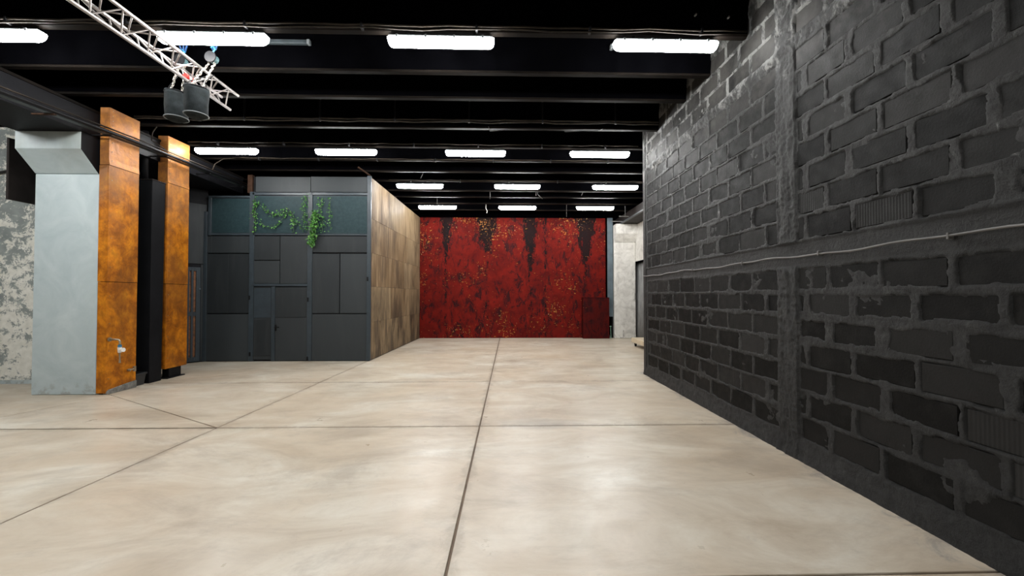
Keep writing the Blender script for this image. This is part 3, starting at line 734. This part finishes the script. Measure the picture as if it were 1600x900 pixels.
rows_l = [(4.83, 4.70, [-6.03, -3.43, -.73, 2.00], 'nearest visible row', ['leftmost light of the nearest visible row, cut by the left edge', 'second light from left in the nearest row, behind the truss', 'third light from left in nearest row, above the middle', 'rightmost light of the nearest row, close to the block wall']),
          (8.56, 4.675, [-5.77, -3.29, -.56, 2.10], 'second row', ['leftmost light of second row, beside the right orange casing', 'second light from left in the second row', 'third light from left in the second row', 'rightmost light of second row, beside the far end of block wall']),
          (11.19, 4.675, [-2.27, .43, 3.18], 'third row', ['left light of the third row', 'middle light of the third row', 'right light of the third row']),
          (13.70, 4.63, [-2.18, .53, 3.20], 'farthest row', ['left light of farthest row before the red wall', 'middle light of farthest row before the red wall', 'right light of farthest row before the red wall'])]
proto = None
for y, z, xs, gname, labs in rows_l:
    for x, lab in zip(xs, labs):
        o = make_light('', 'lit tube ceiling lights') if proto is None else copy_tree(proto)
        if proto is None: proto = o
        o.location = (x, y, z-.02); o['label'] = 'lit white tube light: ' + lab; o['group'] = 'lit tube ceiling lights'
# same lights out of view; two of them added to brighten the near floor
HIDDEN = [((-8.7, 4.83), 'in the nearest visible row, just beyond the left edge'), ((-8.7, 1.3), 'in the row behind the nearest one, leftmost'),
          ((-6.0, 1.3), 'in the row behind the nearest one, second from left'), ((-3.4, 1.3), 'in the row behind the nearest one, third from left'),
          ((-.7, 1.3), 'added out of view to brighten the near floor, right of the row behind the nearest one'), ((-6.0, -2.4), 'in the rearmost row behind the camera, left'),
          ((2.0, -2.4), 'added behind the camera to brighten the near floor, right')]
for (x, y), lab in HIDDEN:
    o = copy_tree(proto); o.location = (x, y, 4.68); o['label'] = 'lit white tube light ' + lab

for x, lab in ((-3.28, 'unlit grey batten light under the second lamp of nearest row'), (2.15, 'unlit grey batten light under the rightmost lamp of nearest row')):
    t = thing('unlit_light', lab, 'lamp', (x, 5.6, 5.15))
    MB().box(x-.58, x+.58, 5.585, 5.64, 5.13, 5.185).build('body', M['tray'], t, bevel=.006)
    for s in (-1, 1): MB().box(x+s*.6-.02, x+s*.6+.02, 5.58, 5.645, 5.125, 5.19).build('end_cap', M['housing'], t, bevel=.005)
bo = thing('bolt', 'left of two small steel bolts high on the nearest beam', 'bolt', (2.37, 4.73, 5.03))
MB().tube([(2.33, 4.72, 5.02), (2.33, 4.755, 5.02)], .012, 8).build('shank', M['chain'], bo)
bo = thing('bolt', 'right of two small steel bolts high on the nearest beam', 'bolt', (2.72, 4.73, 5.0))
MB().tube([(2.73, 4.72, 4.995), (2.73, 4.755, 4.995)], .012, 8).build('shank', M['chain'], bo)

# conduits running along the beams
def conduit(y, z, x0, x1, r, label, mat='conduit', dbl=False):
    t = thing('conduit', label, 'conduit', ((x0+x1)/2, y, z), 'conduits along the ceiling beams')
    n = 40; pts = [(x0+(x1-x0)*i/n, y+.004*math.sin(i*1.7), z+.006*math.sin(i*2.3)+.004*math.sin(i*.9)) for i in range(n+1)]
    MB().tube(pts, r, 6).build('pipe', M[mat], t, smooth=True)
    if dbl: MB().tube([(p[0], p[1]-.01, p[2]-.045+.008*math.sin(i*1.1)) for i, p in enumerate(pts)], r*.8, 6).build('pipe', M[mat], t, smooth=True)
    x = x0+.6
    while x < x1: MB().box(x-.012, x+.012, y-.02, y+(.05 if abs(y-7.35) > .1 else .012), z-.05, z+.02 if abs(y-7.35) > .1 else 5.45).build('clip', M['darkmetal'], t, bevel=.002); x += 1.35
    return t
conduit(4.73, 4.83, -9, 2.95, .012, 'twin dusty conduits along the beam of the nearest lights', dbl=True)
conduit(7.35, 4.855, -6.6, 2.9, .014, 'twin conduits strung just before the fourth visible beam', dbl=True)
conduit(8.46, 4.82, -6.5, 2.9, .010, 'thin conduit along the beam of the second row of lights')
conduit(9.39, 4.81, -6.2, 2.9, .012, 'rough conduit along the beam behind the second row of lights')
conduit(11.09, 4.81, -3.1, 4.4, .010, 'thin conduit along the beam of the third row of lights')
def wire(pts, label, r=.007, mat='cable'):
    t = thing('hanging_wire', label, 'wire', pts[0], 'loose wires under the ceiling'); MB().tube(pts, r, 5).build('cord', M[mat], t, smooth=True)
wire([(-.25, 7.5, 4.80), (-.22, 7.45, 4.70), (.0, 7.3, 4.66), (.13, 7.25, 4.64)], 'slanting loose wire above the third light of second row', .008, 'blackcable')
wire([(1.9, 7.5, 4.78), (1.8, 7.45, 4.72), (1.5, 7.35, 4.68), (1.15, 7.3, 4.64)], 'slanting loose wire above the rightmost light of second row', .008, 'blackcable')
wire([(-2.18, 13.6, 5.45), (-2.18, 13.6, 4.72)], 'straight wire above the left light of farthest row')
wire([(-.36, 12.3, 5.45), (-.36, 12.3, 4.58)], 'straight wire left of the middle light of farthest row')
wire([(-.55, 14.6, 5.45), (-.58, 14.6, 4.8), (-.53, 14.6, 4.7), (-.55, 14.6, 4.62)], 'curly pale wire hanging before the red wall top', .014, 'whitep')
wire([(1.05, 12.3, 5.45), (1.05, 12.3, 4.70)], 'straight wire right of the middle light of farthest row')
wire([(1.08, 12.3, 5.45), (1.10, 12.3, 4.74), (1.25, 12.3, 4.6)], 'short bent wire end right of the middle light of farthest row')
wire([(2.6, 12.3, 5.45), (2.55, 12.3, 4.92), (2.45, 12.3, 4.72)], 'slanting wire before the right light of farthest row')
wire([(2.36, 14.6, 5.45), (2.36, 14.6, 4.50)], 'thin wire hanging before the red wall right of middle', .006)
wire([(-2.0, 10.6, 5.45), (-2.05, 10.6, 4.9), (-2.13, 10.6, 4.72)], 'slanting wire above the left light of third row', .006)

# ------------------------------------------------------------------ aluminium truss
YT = 5.80; y_n = 1.2
CH = [(-3.87, 4.29), (-3.76, 4.49), (-3.99, 4.47)]
tr = thing('lighting_truss', 'long aluminium three-chord lighting truss hanging under the ceiling', 'truss', (-3.87, 3.5, 4.29))
for x, z in CH: MB().tube([(x, y_n, z), (x, YT, z)], .0185, 12).build('chord', M['alu'], tr, smooth=True, bevel=0)
for (a, b_) in ((0, 1), (1, 2), (2, 0)):
    y = YT-.10; k = 0
    while y > y_n+.3:
        p, q = (CH[a], CH[b_]) if k % 2 == 0 else (CH[b_], CH[a])
        MB().tube([(p[0], y, p[1]), (q[0], y-(.10 if k % 2 == 0 else .21), q[1])], .008, 6, False).build('brace', M['alu'], tr, smooth=True)
        y -= .10 if k % 2 == 0 else .21; k += 1
for y in (2.1, 3.4):
    t = thing('truss_sling', 'black wire sling holding up the truss, ' + ('nearer' if y < 3 else 'farther') + ' one before the hoists', 'sling', (-3.87, y, 4.5))
    MB().tube([(-3.76, y, 4.50), (-3.87, y, 4.9), (-3.99, y, 4.49)], .006, 5).build('wire', M['blackcable'], t)
    MB().tube([(-3.87, y, 4.9), (-3.87, y, 5.45)], .006, 5).build('drop_wire', M['blackcable'], t)

def chain_mb(p, q, link=.030, r=.005, sway=.0):
    p = Vector(p); q = Vector(q); L = (q-p).length; n = max(2, int(L/(link*1.15))); d = (q-p)/n; b = MB()
    for i in range(n):
        c = p + d*(i+.5) + Vector((random.uniform(-sway, sway), random.uniform(-sway, sway), 0))
        ax = Vector((1, 0, 0)) if i % 2 else Vector((0, 1, 0)); dn = d.normalized()
        pts = [c + ax*math.cos(t)*link*.38 + dn*math.sin(t)*link*.72 for t in [k*math.pi/4 for k in range(9)]]
        b.tube(pts, r, 4, False)
    return b
def hoist(x, y, zb, label, bl, hx, hy):
    """manual chain hoist hung from a beam beside the truss, with its cloth chain bag"""
    r = thing('chain_hoist', label, 'hoist', (hx, hy, 4.62), 'chain hoists beside the truss')
    MB().tube([(hx, hy-.04, 4.66), (hx, hy+.04, 4.66)], .055, 16).build('gear_housing', M['teal'], r, bevel=.006)
    MB().tube([(hx, hy-.055, 4.66), (hx, hy-.042, 4.66)], .07, 16).build('hand_wheel', M['darkmetal'], r)
    MB().tube([(hx, hy, 4.71), (hx, hy, 4.75), (hx+.03, hy, 4.78), (hx, hy, 4.815), (hx-.028, hy, 4.80)], .01, 8).build('top_hook', M['tapblue'], r, smooth=True)
    for dx in (-.035, .03): chain_mb((hx+dx, hy, 4.62), (x+dx*1.4, y+dx, zb+.36), sway=.006).build('chain', M['chain'], r, kind='stuff')
    s = thing('round_sling', bl[1], 'sling', (hx, hy, 4.85))
    for dx in (-.05, .0, .045): MB().tube([(hx+dx*.4, hy+.02, 4.79), (hx+dx*1.4, hy+.02, 4.95), (hx+dx*1.6, hy+.02, 5.3)], .010, 6).build('webbing', M['blue'], s, smooth=True)
    b = thing('chain_bag', bl[0], 'bag', (x, y, zb), 'chain bags by the truss')
    m_ = MB(); n = 20; prof = [(.0, .02), (.105, .0), (.118, .02), (.122, .16), (.128, .30), (.126, .345), (.118, .34), (.11, .05), (0, .05)]
    for (rr, z) in prof:
        for k in range(n):
            t = 2*math.pi*k/n; q = rr*(1+.03*math.sin(3*t+z*20))
            m_.v.append((x+q*math.cos(t), y+q*math.sin(t), zb+z+.008*math.sin(2*t)))
    for i in range(len(prof)-1):
        for k in range(n): m_.f.append((i*n+k, i*n+(k+1) % n, (i+1)*n+(k+1) % n, (i+1)*n+k))
    m_.build('bag_body', M['bag'], b, smooth=True)
    for z, mt in ((.015, 'housing'), (.335, 'darkmetal')):
        MB().tube([(x+.126*math.cos(t), y+.126*math.sin(t), zb+z) for t in [k*math.pi/10 for k in range(21)]], .006, 6, False).build('hoop', M[mt], b, smooth=True)
    for s_ in (-1, 1): MB().tube([(x+s_*.118, y, zb+.33), (x+s_*.10, y, zb+.43), (hx+s_*.02, hy, zb+.62)], .005, 5).build('strap', M['darkmetal'], b)
    st = MB()
    for k in range(16):
        t = random.uniform(0, 6.28); q = random.uniform(.01, .08)
        st.v and None
        c = Vector((x+q*math.cos(t), y+q*math.sin(t), zb+.30+random.uniform(0, .07)))
        a1 = Vector((random.gauss(0, 1), random.gauss(0, 1), random.gauss(0, 1))).normalized(); a2 = a1.orthogonal().normalized()
        st.tube([c + a1*math.cos(u)*.022 + a2*math.sin(u)*.014 for u in [j*math.pi/4 for j in range(9)]], .005, 4, False)
    st.build('piled_chain', M['chain'], b, kind='stuff')
hoist(-4.14, 5.20, 3.88, 'pale teal manual chain hoist beside the truss, left of two', ('left of two charcoal cloth chain bags hanging by the truss', 'left blue webbing sling holding a chain hoist'), -4.12, 5.25)
hoist(-3.73, 4.98, 3.83, 'pale teal manual chain hoist beside the truss, right of two', ('right of two charcoal cloth chain bags hanging by the truss', 'right blue webbing sling holding a chain hoist'), -3.68, 5.18)
rc = thing('red_clamp', 'small red and white clamp on the lower truss chord by the bags', 'clamp', (-3.87, 5.0, 4.3))
MB().tube([(-3.87, 4.98, 4.33), (-3.87, 5.02, 4.33)], .034, 10).build('jaw', M['redp'], rc, bevel=.003)
MB().tube([(-3.87, 5.022, 4.33), (-3.87, 5.06, 4.33)], .030, 10).build('collar', M['whitep'], rc, bevel=.003)
MB().tube([(-3.87, 5.062, 4.33), (-3.87, 5.10, 4.33)], .034, 10).build('jaw', M['redp'], rc, bevel=.003)
